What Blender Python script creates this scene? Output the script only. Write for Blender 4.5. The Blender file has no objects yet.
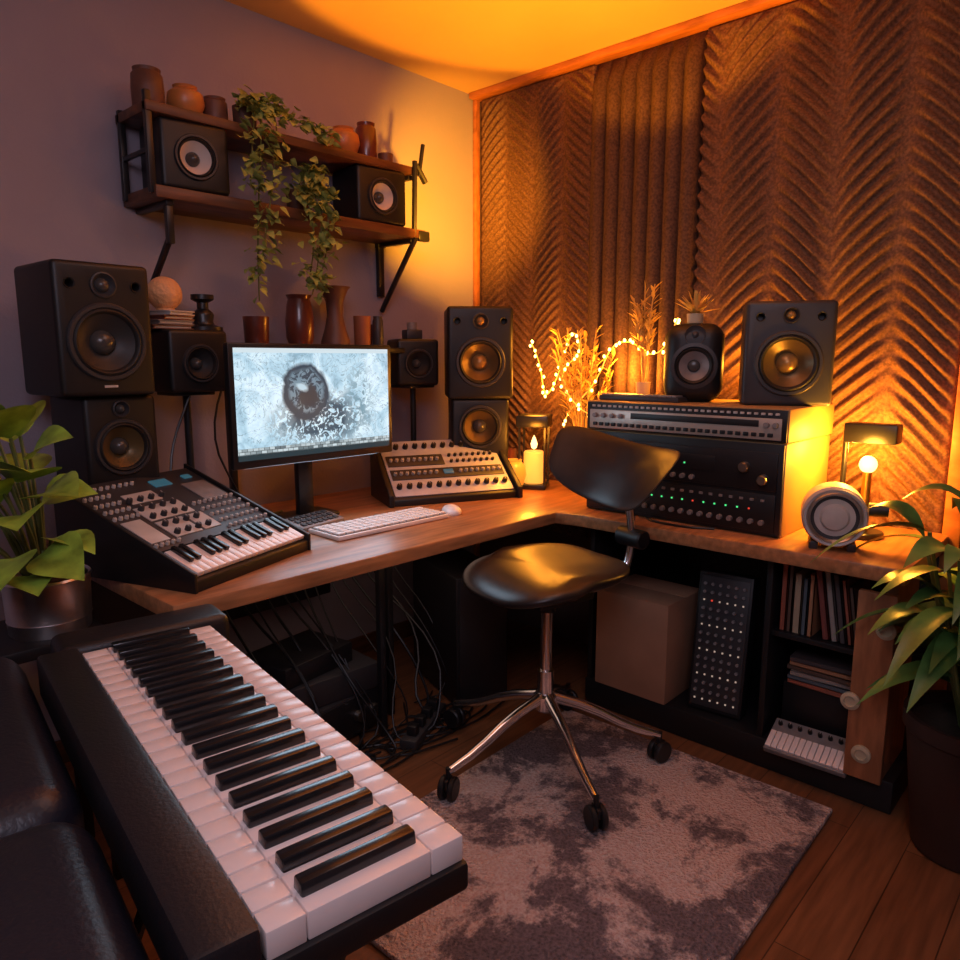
import bpy, bmesh, math, random
from mathutils import Vector, Matrix
random.seed(7)
COL=bpy.context.scene.collection
WX,WY,CZ=0.08,0.04,2.51
R90=math.pi/2
# ---------------------------------------------------------------- materials
def mat(name,col,rough=.5,metal=0,emit=None,es=0,var=0,vs=8,bump=0,bs=60,coat=0,stretch=None):
    m=bpy.data.materials.new(name); m.use_nodes=True
    nt=m.node_tree; b=nt.nodes['Principled BSDF']
    b.inputs['Base Color'].default_value=(*col,1); b.inputs['Roughness'].default_value=rough
    b.inputs['Metallic'].default_value=metal
    if coat: b.inputs['Coat Weight'].default_value=coat; b.inputs['Coat Roughness'].default_value=.1
    if emit: b.inputs['Emission Color'].default_value=(*emit,1); b.inputs['Emission Strength'].default_value=es
    if var or bump:
        tc=nt.nodes.new('ShaderNodeTexCoord'); src=tc.outputs['Object']
        if stretch:
            mp=nt.nodes.new('ShaderNodeMapping'); mp.inputs['Scale'].default_value=stretch
            nt.links.new(src,mp.inputs[0]); src=mp.outputs[0]
    if var:
        n=nt.nodes.new('ShaderNodeTexNoise'); n.inputs['Scale'].default_value=vs; n.inputs['Detail'].default_value=6
        nt.links.new(src,n.inputs['Vector'])
        r=nt.nodes.new('ShaderNodeValToRGB'); e=r.color_ramp.elements
        e[0].position=.3; e[1].position=.7
        e[0].color=(*[c*(1-var) for c in col],1); e[1].color=(*[min(1,c*(1+var)) for c in col],1)
        nt.links.new(n.outputs[0],r.inputs[0]); nt.links.new(r.outputs[0],b.inputs['Base Color'])
    if bump:
        n2=nt.nodes.new('ShaderNodeTexNoise'); n2.inputs['Scale'].default_value=bs; n2.inputs['Detail'].default_value=4
        nt.links.new(src,n2.inputs['Vector'])
        bp=nt.nodes.new('ShaderNodeBump'); bp.inputs['Strength'].default_value=bump; bp.inputs['Distance'].default_value=.01
        nt.links.new(n2.outputs[0],bp.inputs['Height']); nt.links.new(bp.outputs[0],b.inputs['Normal'])
    return m
M={}
M['blk']=mat('black_plastic',(.008,.0075,.009),.46,bump=.05,bs=300)
M['blk2']=mat('black_satin',(.014,.013,.015),.34)
M['dark']=mat('dark_grey_plastic',(.034,.032,.036),.45)
M['rackb']=mat('rack_cabinet_laminate',(.34,.20,.08),.5,var=.1,vs=6)
M['grey']=mat('grey_panel',(.22,.2,.2),.4,var=.15,vs=30)
M['lgrey']=mat('light_grey_panel',(.5,.46,.44),.4,var=.1,vs=20)
M['silver']=mat('silver_panel',(.52,.53,.60),.38,.1,var=.08,vs=20)
M['silver2']=mat('champagne_silver_panel',(.5,.42,.36),.38,.4,var=.08,vs=20)
M['leather']=mat('black_leather',(.020,.013,.012),.36,var=.2,vs=30)
M['leather2']=mat('padded_leather',(.012,.011,.014),.42,bump=.1,bs=180)
M['sofa']=mat('sofa_leather',(.014,.0135,.022),.38,bump=.12,bs=120)
M['chrome']=mat('chrome',(.9,.89,.9),.16,1)
M['steel']=mat('brushed_steel',(.5,.46,.43),.34,1,bump=.05,bs=40)
M['potm']=mat('galvanised_metal',(.9,.85,.85),.30,1,var=.15,vs=14)
M['wood']=mat('desk_wood',(.40,.17,.07),.36,var=.35,vs=3,bump=.04,bs=8,stretch=(2,14,14),coat=.15)
M['wooddk']=mat('dark_shelf_wood',(.12,.045,.02),.45,var=.4,vs=3,stretch=(2,16,16))
M['woodend']=mat('end_panel_wood',(.36,.14,.06),.45,var=.3,vs=4,stretch=(12,12,2))
M['woodtrim']=mat('trim_wood',(.48,.17,.05),.4,var=.3,vs=4,stretch=(12,2,6))
M['wkey']=mat('ivory_key',(.90,.78,.74),.28,coat=.2)
M['bkey']=mat('ebony_key',(.010,.010,.012),.24,coat=.3)
M['cone']=mat('dark_cone',(.03,.026,.026),.5)
M['conew']=mat('pale_cone',(.66,.58,.53),.5)
M['coneb']=mat('bronze_cone',(.16,.10,.04),.35,.4)
M['rub']=mat('rubber_surround',(.014,.012,.012),.55)
M['cap']=mat('dust_cap',(.06,.055,.052),.25)
M['capg']=mat('golden_dust_cap',(.35,.2,.07),.3,.4)
M['terra']=mat('terracotta',(.3,.10,.045),.6,var=.2)
M['terrad']=mat('dark_terracotta',(.035,.014,.010),.6,var=.2)
M['amber']=mat('amber_ceramic',(.5,.19,.05),.35,var=.2)
M['redbr']=mat('red_brown_glaze',(.14,.035,.022),.28,var=.3,coat=.4)
M['brown']=mat('brown_clay',(.14,.06,.04),.5,var=.3)
M['tan']=mat('tan_ball',(.8,.43,.2),.6,bump=.8,bs=70)
M['cream']=mat('cream_ceramic',(.55,.45,.3),.4)
M['leafA']=mat('broad_leaf',(.26,.40,.05),.38,var=.55,vs=16)
M['leafB']=mat('ivy_leaf',(.29,.35,.09),.5,var=.5,vs=25)
M['leafC']=mat('arching_leaf',(.07,.17,.04),.36,var=.5,vs=10)
M['stem']=mat('stem_green',(.12,.14,.04),.5)
M['straw']=mat('dry_grass',(.7,.45,.10),.6)
M['soil']=mat('soil',(.03,.02,.012),.9,bump=.6,bs=60)
M['card']=mat('cardboard',(.34,.17,.10),.75,var=.1)
M['paper']=mat('book_pages',(.5,.42,.33),.7)
M['white']=mat('white_plastic',(.88,.84,.83),.35)
M['teal']=mat('small_display',(.02,.08,.1),.3,emit=(.15,.5,.7),es=.14)
M['ledg']=mat('green_led',(.02,.3,.05),.4,emit=(.1,1,.3),es=.9)
M['ledr']=mat('red_led',(.4,.02,.02),.4,emit=(1,.08,.04),es=.7)
M['ledw']=mat('warm_led',(.4,.3,.2),.4,emit=(1,.75,.6),es=.35)
M['bulb']=mat('fairy_bulb',(1,.6,.2),.4,emit=(1,.58,.14),es=9)
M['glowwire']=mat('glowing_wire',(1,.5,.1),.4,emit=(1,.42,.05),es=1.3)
M['flame']=mat('glowing_candle',(1,.6,.3),.4,emit=(1,.62,.22),es=3)
M['candle']=mat('candle_wax',(.9,.55,.25),.5,emit=(1,.40,.05),es=.9)
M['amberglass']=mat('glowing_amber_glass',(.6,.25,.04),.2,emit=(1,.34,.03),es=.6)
M['brass']=mat('brass',(.6,.33,.1),.3,1)
gl=bpy.data.materials.new('clear_glass'); gl.use_nodes=True
g=gl.node_tree.nodes['Principled BSDF']; g.inputs['Transmission Weight'].default_value=1; g.inputs['Roughness'].default_value=.03; g.inputs['Base Color'].default_value=(.95,.9,.85,1)
M['glass']=gl
# ---------------------------------------------------------------- builder
class B:
    def __init__(s,m='blk'): s.bm=bmesh.new(); s.ms=[]; s.cur=0; s.m(m)
    def m(s,k):
        mm=M[k] if isinstance(k,str) else k
        if mm not in s.ms: s.ms.append(mm)
        s.cur=s.ms.index(mm); return s
    def merge(s,t,X=None):
        if X is not None: t.transform(X)
        for f in t.faces: f.material_index=s.cur; f.smooth=True
        me=bpy.data.meshes.new('t'); t.to_mesh(me); t.free(); s.bm.from_mesh(me); bpy.data.meshes.remove(me); return s
    def box(s,c,d,bev=0,rot=None,seg=2):
        t=bmesh.new(); bmesh.ops.create_cube(t,size=1)
        t.transform(Matrix.Diagonal((d[0],d[1],d[2],1)))
        if bev: bmesh.ops.bevel(t,geom=t.edges[:],offset=bev,segments=seg,profile=.5,affect='EDGES')
        X=Matrix.Translation(c)
        if rot: X=X@rot
        return s.merge(t,X)
    def poly(s,pts,z0,z1,bev=0):
        t=bmesh.new(); vs=[t.verts.new((x,y,z0)) for x,y in pts]; f=t.faces.new(vs)
        r=bmesh.ops.extrude_face_region(t,geom=[f])
        for v in r['geom']:
            if isinstance(v,bmesh.types.BMVert): v.co.z=z1
        bmesh.ops.recalc_face_normals(t,faces=t.faces[:])
        if bev: bmesh.ops.bevel(t,geom=t.edges[:],offset=bev,segments=2,profile=.5,affect='EDGES')
        return s.merge(t)
    def polyx(s,pts,x0,x1,bev=0):  # pts are (y,z), extruded along x
        t=bmesh.new(); vs=[t.verts.new((x0,y,z)) for y,z in pts]; f=t.faces.new(vs)
        r=bmesh.ops.extrude_face_region(t,geom=[f])
        for v in r['geom']:
            if isinstance(v,bmesh.types.BMVert): v.co.x=x1
        bmesh.ops.recalc_face_normals(t,faces=t.faces[:])
        if bev: bmesh.ops.bevel(t,geom=t.edges[:],offset=bev,segments=2,profile=.5,affect='EDGES')
        return s.merge(t)
    def lathe(s,prof,c=(0,0,0),rot=None,seg=40,sc=None):
        t=bmesh.new(); rings=[]
        for r,z in prof:
            if r<1e-5: rings.append([t.verts.new((0,0,z))])
            else: rings.append([t.verts.new((r*math.cos(2*math.pi*i/seg),r*math.sin(2*math.pi*i/seg),z)) for i in range(seg)])
        for a,b in zip(rings,rings[1:]):
            for i in range(seg):
                j=(i+1)%seg
                if len(a)==1 and len(b)==1: continue
                if len(a)==1: t.faces.new((a[0],b[j],b[i]))
                elif len(b)==1: t.faces.new((a[i],a[j],b[0]))
                else: t.faces.new((a[i],a[j],b[j],b[i]))
        X=Matrix.Translation(c)
        if rot: X=X@rot
        if sc: X=X@Matrix.Diagonal((*sc,1))
        return s.merge(t,X)
    def cyl(s,c,r,h,rot=None,r2=None,seg=24,bev=0):
        r2=r if r2 is None else r2; b=bev
        p=[(0,-h/2),(r-b,-h/2)]+([(r,-h/2+b),(r2,h/2-b)] if b else [(r2,h/2)])+([(r2-b,h/2)] if b else [])+[(0,h/2)]
        return s.lathe(p,c,rot,seg)
    def sph(s,c,r,sc=(1,1,1),seg=20,rot=None):
        t=bmesh.new(); bmesh.ops.create_uvsphere(t,u_segments=seg,v_segments=max(6,seg//2),radius=r)
        X=Matrix.Translation(c)
        if rot: X=X@rot
        return s.merge(t,X@Matrix.Diagonal((*sc,1)))
    def tube(s,pts,r,seg=8,smooth=0,r2=None):
        P=[Vector(p) for p in pts]
        for _ in range(smooth):
            Q=[P[0]]
            for a,b in zip(P,P[1:]): Q+= [a.lerp(b,.25),a.lerp(b,.75)]
            Q.append(P[-1]); P=Q
        t=bmesh.new(); rings=[]; n=len(P); up=None
        for i,p in enumerate(P):
            d=(P[min(i+1,n-1)]-P[max(i-1,0)])
            if d.length<1e-7: d=Vector((0,0,1))
            d.normalize()
            if up is None:
                up=Vector((0,0,1)) if abs(d.z)<.9 else Vector((1,0,0))
            a=d.cross(up)
            if a.length<1e-4: a=d.orthogonal()
            a.normalize(); up=a.cross(d).normalized()
            rr=r if r2 is None else r+(r2-r)*i/(n-1)
            rings.append([t.verts.new(p+(a*math.cos(2*math.pi*k/seg)+up*math.sin(2*math.pi*k/seg))*rr) for k in range(seg)])
        for a,b in zip(rings,rings[1:]):
            for k in range(seg): t.faces.new((a[k],a[(k+1)%seg],b[(k+1)%seg],b[k]))
        t.faces.new(rings[0][::-1]); t.faces.new(rings[-1])
        return s.merge(t)
    def leaf(s,p,d,L,W,droop=.3,n=7,fold=.15,roll=0,pw=.8):
        p=Vector(p); d=Vector(d).normalized(); side=d.cross(Vector((0,0,1)))
        if side.length<.05: side=Vector((1,0,0))
        side.normalize(); side=Matrix.Rotation(roll,3,d)@side
        t=bmesh.new(); rows=[]
        for i in range(n+1):
            q=i/n; c=p+d*L*q-Vector((0,0,1))*droop*L*q*q
            w=W*math.sin(math.pi*min(1,q**pw))*.5+.0006
            up=side.cross(d)
            rows.append([t.verts.new(c+side*w+up*w*fold*2),t.verts.new(c+side*w*.5+up*w*fold),t.verts.new(c),t.verts.new(c-side*w*.5+up*w*fold),t.verts.new(c-side*w+up*w*fold*2)])
        for a,b in zip(rows,rows[1:]):
            for k in range(4): t.faces.new((a[k],a[k+1],b[k+1],b[k]))
        return s.merge(t)
    def mesh(s,name):
        me=bpy.data.meshes.new(name); s.bm.to_mesh(me); s.bm.free()
        for m in s.ms: me.materials.append(m)
        try: me.set_sharp_from_angle(angle=math.radians(38))
        except Exception: pass
        return me
    def done(s,name,parent=None,label=None,cat=None,loc=(0,0,0),rz=0,group=None,kind=None):
        return place(s.mesh(name),name,parent,label,cat,loc,rz,group,kind)
def place(me,name,parent=None,label=None,cat=None,loc=(0,0,0),rz=0,group=None,kind=None,rot=None):
    o=bpy.data.objects.new(name,me); COL.objects.link(o); o.location=loc
    o.rotation_euler=rot if rot else (0,0,rz)
    if parent: o.parent=parent
    if label: o['label']=label
    if cat: o['category']=cat
    if group: o['group']=group
    if kind: o['kind']=kind
    return o
def thing(name,label,cat,loc=(0,0,0),rz=0,group=None):
    o=place(None,name,None,label,cat,loc,rz,group); o.empty_display_size=.05; return o
def cut(obj,cb):
    co=cb.done('cutter_tool'); md=obj.modifiers.new('b','BOOLEAN'); md.object=co; md.operation='DIFFERENCE'; md.solver='EXACT'
    bpy.context.view_layer.update(); 
    co.matrix_world=obj.matrix_world.copy(); bpy.context.view_layer.update()
    dg=bpy.context.evaluated_depsgraph_get(); me=bpy.data.meshes.new_from_object(obj.evaluated_get(dg))
    obj.modifiers.clear(); obj.data=me; bpy.data.objects.remove(co)
    try: me.set_sharp_from_angle(angle=math.radians(38))
    except Exception: pass
RX=Matrix.Rotation(R90,4,'X'); RY=Matrix.Rotation(R90,4,'Y')
def rad(a): return math.radians(a)
# ---------------------------------------------------------------- room
def struct(b,name): return b.done(name,kind='structure')
def wallmat(name,col,bump=.15):
    return mat(name,col,.85,var=.06,vs=2,bump=bump,bs=90)
M['wallp']=wallmat('mauve_wall_paint',(.33,.285,.335))
M['wallo']=wallmat('dark_brown_wall',(.10,.055,.04))
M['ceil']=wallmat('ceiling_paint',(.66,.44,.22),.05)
X0,Y0=-3.7,-3.7
struct(B('wallp').box(((X0+WX)/2,WY+.05,CZ/2),(WX-X0+.2,.1,CZ)),'wall_back')
struct(B('wallo').box((WX+.05,(Y0+WY)/2,CZ/2),(.1,WY-Y0,CZ)),'wall_right')
struct(B('wallp').box((X0-.05,(Y0+WY)/2,CZ/2),(.1,WY-Y0,CZ)),'wall_left')
struct(B('wallp').box(((X0+WX)/2,Y0-.05,CZ/2),(WX-X0+.2,.1,CZ)),'wall_front')
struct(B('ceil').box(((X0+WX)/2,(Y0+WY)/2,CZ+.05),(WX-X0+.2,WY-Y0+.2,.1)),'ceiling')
# wood floor
fm=bpy.data.materials.new('plank_floor'); fm.use_nodes=True; nt=fm.node_tree; bs=nt.nodes['Principled BSDF']
tc=nt.nodes.new('ShaderNodeTexCoord'); mp=nt.nodes.new('ShaderNodeMapping'); nt.links.new(tc.outputs['Object'],mp.inputs[0])
br=nt.nodes.new('ShaderNodeTexBrick'); br.inputs['Scale'].default_value=1; br.inputs['Brick Width'].default_value=1.1; br.inputs['Row Height'].default_value=.14
br.inputs['Mortar Size'].default_value=.0015; br.inputs['Color1'].default_value=(.22,.09,.038,1); br.inputs['Color2'].default_value=(.165,.065,.028,1); br.inputs['Mortar'].default_value=(.05,.02,.01,1)
nt.links.new(mp.outputs[0],br.inputs['Vector'])
mp2=nt.nodes.new('ShaderNodeMapping'); mp2.inputs['Scale'].default_value=(2,22,1); nt.links.new(tc.outputs['Object'],mp2.inputs[0])
nz=nt.nodes.new('ShaderNodeTexNoise'); nz.inputs['Scale'].default_value=2; nz.inputs['Detail'].default_value=8; nt.links.new(mp2.outputs[0],nz.inputs['Vector'])
mx=nt.nodes.new('ShaderNodeMixRGB'); mx.blend_type='OVERLAY'; mx.inputs[0].default_value=.7
nt.links.new(br.outputs[0],mx.inputs[1]); nt.links.new(nz.outputs[0],mx.inputs[2]); nt.links.new(mx.outputs[0],bs.inputs['Base Color']); bs.inputs['Roughness'].default_value=.38
M['floor']=fm
struct(B('floor').box(((X0+WX)/2,(Y0+WY)/2,-.05),(WX-X0+.2,WY-Y0+.2,.1)),'floor')
# trims
struct(B('woodtrim').box((WX-.035,-1.0,CZ-.013),(.07,2.06,.026),.004),'trim_1')
struct(B('woodtrim').box((WX-.03,-2.035,1.25),(.06,.05,2.5),.004),'trim_2')
struct(B('woodtrim').box((WX-.02,WY-.012,1.25),(.03,.02,2.48),.003),'trim_3')
struct(B('wooddk').box(((X0+WX)/2,WY-.008,.04),(WX-X0,.016,.08),.003),'baseboard_back')
# acoustic panels (relief height fields)
def foam(nm,c0,c1):
    fo=bpy.data.materials.new(nm); fo.use_nodes=True; nt=fo.node_tree; bs=nt.nodes['Principled BSDF']
    tc=nt.nodes.new('ShaderNodeTexCoord'); nz=nt.nodes.new('ShaderNodeTexNoise'); nz.inputs['Scale'].default_value=110; nz.inputs['Detail'].default_value=6
    nt.links.new(tc.outputs['Object'],nz.inputs['Vector']); rp=nt.nodes.new('ShaderNodeValToRGB'); rp.color_ramp.elements[0].position=.35; rp.color_ramp.elements[1].position=.68
    rp.color_ramp.elements[0].color=(*c0,1); rp.color_ramp.elements[1].color=(*c1,1)
    nt.links.new(nz.outputs[0],rp.inputs[0]); nt.links.new(rp.outputs[0],bs.inputs['Base Color']); bs.inputs['Roughness'].default_value=.75
    bp=nt.nodes.new('ShaderNodeBump'); bp.inputs['Strength'].default_value=.25; bp.inputs['Distance'].default_value=.006; nt.links.new(nz.outputs[0],bp.inputs['Height']); nt.links.new(bp.outputs[0],bs.inputs['Normal'])
    M[nm]=fo
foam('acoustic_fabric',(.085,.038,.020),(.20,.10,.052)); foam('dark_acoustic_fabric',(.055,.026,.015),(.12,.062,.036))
def relief(name,y0,y1,fn,label,ny,nz_=300,z0=.5,z1=2.484,mt='acoustic_fabric'):
    vs=[];fs=[]
    for i in range(ny+1):
        y=y0+(y1-y0)*i/ny
        for j in range(nz_+1):
            z=z0+(z1-z0)*j/nz_; e=(i in(0,ny)) or (j in(0,nz_))
            vs.append((WX-.001 if e else WX-.02-fn(y,z),y,z))
    n=nz_+1
    for i in range(ny):
        for j in range(nz_): fs.append((i*n+j,i*n+j+1,(i+1)*n+j+1,(i+1)*n+j))
    me=bpy.data.meshes.new(name); me.from_pydata(vs,[],fs); me.materials.append(M[mt]); me.polygons.foreach_set('use_smooth',[True]*len(fs)); me.update()
    return place(me,name,label=label,cat='acoustic panel')
def chev(sp,half,per,A,k):
    def f(y,z):
        d=abs(((y-sp+half)%(2*half))-half); a=d/half
        ph=(z-k*d)/per+.05*math.sin(31*y)
        env=min(1,a*3.5+.05)*min(1,max(.05,(1.0-a)*3.5+.05))*min(1,max(0,(2.48-z)*25))
        return A*env*(.5+.5*math.sin(2*math.pi*ph))**1.1
    return f
relief('acoustic_panel',.0,-.63,chev(-.32,.16,.043,.018,.9),'brown herringbone foam acoustic panel filling the wall beside the corner',96,460)
relief('acoustic_panel',-1.11,-2.005,chev(-1.60,.205,.055,.024,.95),'brown herringbone foam acoustic panel with deep chevron ridges',120,420)
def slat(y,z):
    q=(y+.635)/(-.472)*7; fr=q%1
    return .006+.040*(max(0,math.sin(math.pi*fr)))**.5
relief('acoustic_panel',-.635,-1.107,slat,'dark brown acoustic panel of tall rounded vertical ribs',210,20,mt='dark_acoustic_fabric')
# ---------------------------------------------------------------- desk
dk=thing('corner_desk','large L-shaped warm wood corner desk on black steel legs','desk')
B('wood').poly([(-1.93,-.88),(-.52,-.90),(-.50,-1.0),(-.50,-2.03),(WX-.03,-2.03),(WX-.03,WY-.02),(-1.93,WY-.02)],.706,.75,.006).done('desktop',dk)
for x,y in [(-1.86,-.75),(-1.86,-.05),(-1.10,-.60),(-.98,-.50)]:
    B('blk2').box((x,y,.353),(.025,.025,.706),.004).done('leg',dk)
B('blk2').box((-1.4,-.10,.50),(.9,.02,.25),.004).done('modesty_panel',dk)
# ---------------------------------------------------------------- speakers
def speaker(label,loc,rz,w,h,d,wr,wz,tr,tz,cone='cone',cap='cap',name='studio_speaker',bev=.014,ports=(),body='blk',ring='dark',group=None,badge=None):
    e=thing(name,label,'speaker',loc,rz,group)
    cab=B(body).box((0,0,h/2),(w,d,h),bev,seg=4).done('cabinet',e)
    cb=B().cyl((0,-d/2,wz),wr*.97,.09,RX,seg=48)
    if tr>.004: cb.cyl((0,-d/2,tz),tr*1.25,.024,RX,seg=32)
    for px,pz,pr in ports: cb.cyl((px,-d/2,pz),pr,.07,RX,seg=24)
    cut(cab,cb)
    f=-d/2
    wo=B(ring).lathe([(wr*.95,-.004),(wr*1.1,-.001),(wr*1.1,.005),(wr*1.06,.009),(wr*.97,.009),(wr*.94,.003)],(0,f,wz),RX,seg=48)
    wo.m('rub').lathe([(wr*.97,.002),(wr*.93,.007),(wr*.88,.01),(wr*.83,.007),(wr*.79,-.002)],(0,f,wz),RX,seg=48)
    wo=wo.done('woofer',e)
    B(cone).lathe([(wr*.80,-.001),(wr*.6,-.016),(wr*.34,-.033),(wr*.3,-.034)],(0,f,wz),RX,seg=48).done('cone',wo)
    B(cap).lathe([(wr*.36,-.034),(wr*.34,-.024),(wr*.25,-.014),(wr*.12,-.008),(0,-.006)],(0,f,wz),RX,seg=32).done('dust_cap',wo)
    if tr>.004:
        B(ring).lathe([(tr*1.25,-.004),(tr*1.3,.004),(tr*1.15,.005),(tr*.8,-.008),(tr*.72,-.009)],(0,f,tz),RX,seg=32).m(cap).lathe([(tr*.74,-.009),(tr*.6,0),(tr*.3,.006),(0,.008)],(0,f,tz),RX,seg=24).done('tweeter',e)
    for i,(px,pz,pr) in enumerate(ports):
        B('rub').lathe([(pr*.85,-.03),(pr*.9,0),(pr*1.15,.003),(pr*1.2,0)],(px,f,pz),RX,seg=24).done('port',e)
    if badge: B('lgrey').box((0,f-.001,badge),(w*.14,.002,.006)).done('badge',e)
    return e
speaker('large black two-way studio monitor stacked on a smaller speaker',(-1.835,-.24,1.20),rad(2),.25,.35,.27,.094,.143,.026,.292,badge=.026,ports=((.085,.292,.012),(-.085,.292,.012)))
speaker('black studio monitor with dark woofer under a larger speaker',(-1.80,-.22,.90),rad(2),.20,.298,.24,.072,.155,.018,.262,cone='coneb')
B('blk').box((0,0,.075),(.22,.26,.15),.006).done('speaker_riser',label='black wooden riser block under stacked speakers',cat='speaker stand',loc=(-1.80,-.21,.75))
speaker('compact black speaker on a thin pole stand',(-1.50,-.13,1.195),rad(2),.20,.195,.19,.055,.09,.0,.17,cone='cone')
speaker('compact black speaker raised on a pole stand in the corner',(-.50,-.12,1.19),rad(-25),.18,.19,.17,.055,.09,.0,.165,cone='cone')
def polestand(loc,h):
    s=thing('speaker_stand','thin black metal pole stand holding a small speaker','speaker stand',loc)
    B('blk2').box((0,0,.008),(.16,.14,.016),.004).done('base',s)
    B('blk2').cyl((0,0,h/2),.012,h-.02).done('pole',s)
    B('blk2').box((0,0,h-.006),(.14,.12,.012),.003).done('top_plate',s)
polestand((-1.50,-.12,.75),.445); polestand((-.50,-.12,.75),.44)
speaker('black studio monitor with bronze woofer atop a smaller speaker',(-.30,-.31,1.135),rad(-42),.27,.375,.27,.093,.15,.026,.315,cone='coneb',cap='capg',ports=((-.095,.315,.013),(.095,.315,.013)))
speaker('dark studio monitor standing on the desk under a larger monitor',(-.30,-.31,.75),rad(-42),.24,.385,.25,.082,.27,.02,.08,cone='coneb')
speaker('small black bookshelf speaker with pale cone on wall shelf',(-1.44,-.09,1.815),rad(-6),.215,.205,.19,.062,.1,.0,.18,cone='conew',cap='cap')
speaker('small black bookshelf speaker with pale cone at the shelf end',(-.69,-.09,1.815),rad(-6),.225,.205,.19,.062,.1,.0,.18,cone='conew',cap='cap')
# ---------------------------------------------------------------- wall shelf
sh=thing('hanging_shelf','two-tier dark wood wall shelf with black scissor brackets','shelf',(0,0,0))
B('wooddk').box((-1.07,-.08,2.035),(1.06,.22,.03),.004).done('shelf_board',sh)
B('wooddk').box((-1.04,-.08,1.795),(1.10,.24,.036),.004).done('shelf_board',sh)
B('blk2').box((-1.590,-.175,1.935),(.020,.020,.29),.003).box((-1.590,.010,1.925),(.020,.020,.27),.003).box((-1.590,-.08,1.915),(.012,.19,.014),.002).done('end_frame',sh)
x=-1.54
b=B('blk2').box((x,-.07,1.770),(.025,.22,.018),.003).box((x,-.165,1.71),(.022,.022,.12),.003); b.tube([(x,-.165,1.67),(x,WY-.02,1.50)],.011); b.done('bracket',sh)
x=-.545
b=B('blk2').box((x,WY-.015,1.82),(.03,.02,.52),.003)
b.box((x,-.07,2.012),(.025,.21,.018),.003); b.box((x,-.07,1.77),(.025,.23,.018),.003)
b.tube([(x,-.2,1.78),(x,WY-.02,1.5)],.011); b.tube([(x,-.2,2.07),(x,-.19,1.78)],.010)
b.done('bracket',sh)
b=B('blk2').box((-.50,-.19,1.79),(.06,.03,.04),.006).tube([(-.515,-.19,2.02),(-.50,-.2,2.14)],.008).tube([(-.53,-.19,2.06),(-.48,-.19,2.00)],.012); b.done('end_hook',sh)
def pot(prof,mt,label,loc,name='ceramic_jar',cat='jar',grp=None):
    return B(mt).lathe(prof,seg=36).done(name,label=label,cat=cat,loc=loc,group=grp)
JAR=lambda r,h:[(0,0),(r*.85,0),(r*.97,h*.1),(r,h*.5),(r*.95,h*.85),(r*.8,h*.92),(r*.85,h),(r*.7,h),(r*.7,h*.9),(0,h*.85)]
BOWL=lambda r,h:[(0,0),(r*.45,0),(r*.8,h*.2),(r,h*.5),(r*.92,h*.78),(r*.6,h*.93),(r*.65,h),(r*.5,h),(r*.5,h*.9),(0,h*.8)]
CUP=lambda r,h:[(0,0),(r*.8,0),(r*.92,h*.08),(r,h),(r*.92,h),(r*.85,h*.15),(0,h*.12)]
pot(JAR(.048,.12),'brown','round brown clay jar on top shelf',(-1.54,-.08,2.05))
pot(BOWL(.058,.1),'amber','squat amber pot on top shelf',(-1.42,-.08,2.05),'ceramic_pot','pot')
pot(JAR(.04,.09),'brown','small brown jar on top shelf',(-1.32,-.08,2.05))
pot(BOWL(.062,.11),'amber','amber glazed bowl on top shelf',(-.80,-.08,2.05),'ceramic_bowl','bowl')
pot(JAR(.042,.15),'redbr','dark red-brown jar on top shelf',(-.69,-.08,2.05))
pot(CUP(.03,.05),'brown','small brown cup on top shelf',(-.61,-.1,2.05),'cup','cup')
pot(CUP(.03,.05),'cream','small pale cup on top shelf',(-.90,-.08,2.05),'cup','cup')
# ivy
def ivy(label,loc,strands,n,pr=.04):
    e=thing('trailing_ivy',label,'plant',loc)
    B('brown').lathe(CUP(pr,.08)).m('soil').cyl((0,0,.065),pr*.84,.01).done('pot',e)
    st=B('stem'); lf=B('leafB')
    for S in strands:
        st.tube(S,.0025,5,2)
        P=[Vector(p) for p in S]; tot=len(P)-1
        for i in range(n):
            q=random.random()**.85*tot; k=min(int(q),tot-1); p=P[k].lerp(P[k+1],q-k)
            p=p+Vector((random.gauss(0,.023),random.gauss(-.004,.013),random.gauss(0,.012)))
            a=random.uniform(0,6.28)
            if p.y+loc[1]>WY-.03: p.y=WY-.04-loc[1]
            d=Vector((math.cos(a),-abs(math.sin(a))*.9-.1,random.uniform(-.9,.35)))
            lf.leaf(p,d,random.uniform(.022,.038),random.uniform(.022,.034),.3,4,.12,random.uniform(-.8,.8),.65)
    st.done('stems',e); lf.done('foliage',e)
ivy('trailing ivy spilling over both shelves in a long green cascade',(-1.225,-.10,2.05),
 [[(0,0,.08),(-.01,-.1,.09),(-.03,-.15,-.02),(-.05,-.15,-.2),(-.06,-.14,-.4),(-.05,-.12,-.56)],
  [(0,0,.08),(.03,-.1,.10),(.03,-.15,0),(.01,-.15,-.15),(-.03,-.15,-.33),(-.05,-.13,-.48)],
  [(0,0,.08),(-.02,-.05,.10),(-.04,-.13,.04),(-.07,-.15,-.1),(-.08,-.15,-.2)],
  [(0,0,.08),(.1,-.08,.07),(.18,-.10,.04),(.28,-.10,.03)]],110)
ivy('bushy ivy hanging from the lower shelf above the vase',(-1.03,-.10,1.815),
 [[(0,0,.08),(0,-.1,.08),(.0,-.15,0),(-.01,-.14,-.15),(-.02,-.10,-.29)],
  [(0,0,.08),(.02,-.08,.10),(.03,-.14,.03),(.03,-.14,-.12),(.0,-.10,-.27)],
  [(0,0,.08),(-.03,-.08,.08),(-.04,-.14,.0),(-.03,-.14,-.12),(-.03,-.10,-.24)],
  [(0,0,.08),(.0,-.04,.13),(.01,-.08,.15),(.01,-.12,.10)]],95)
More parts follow.
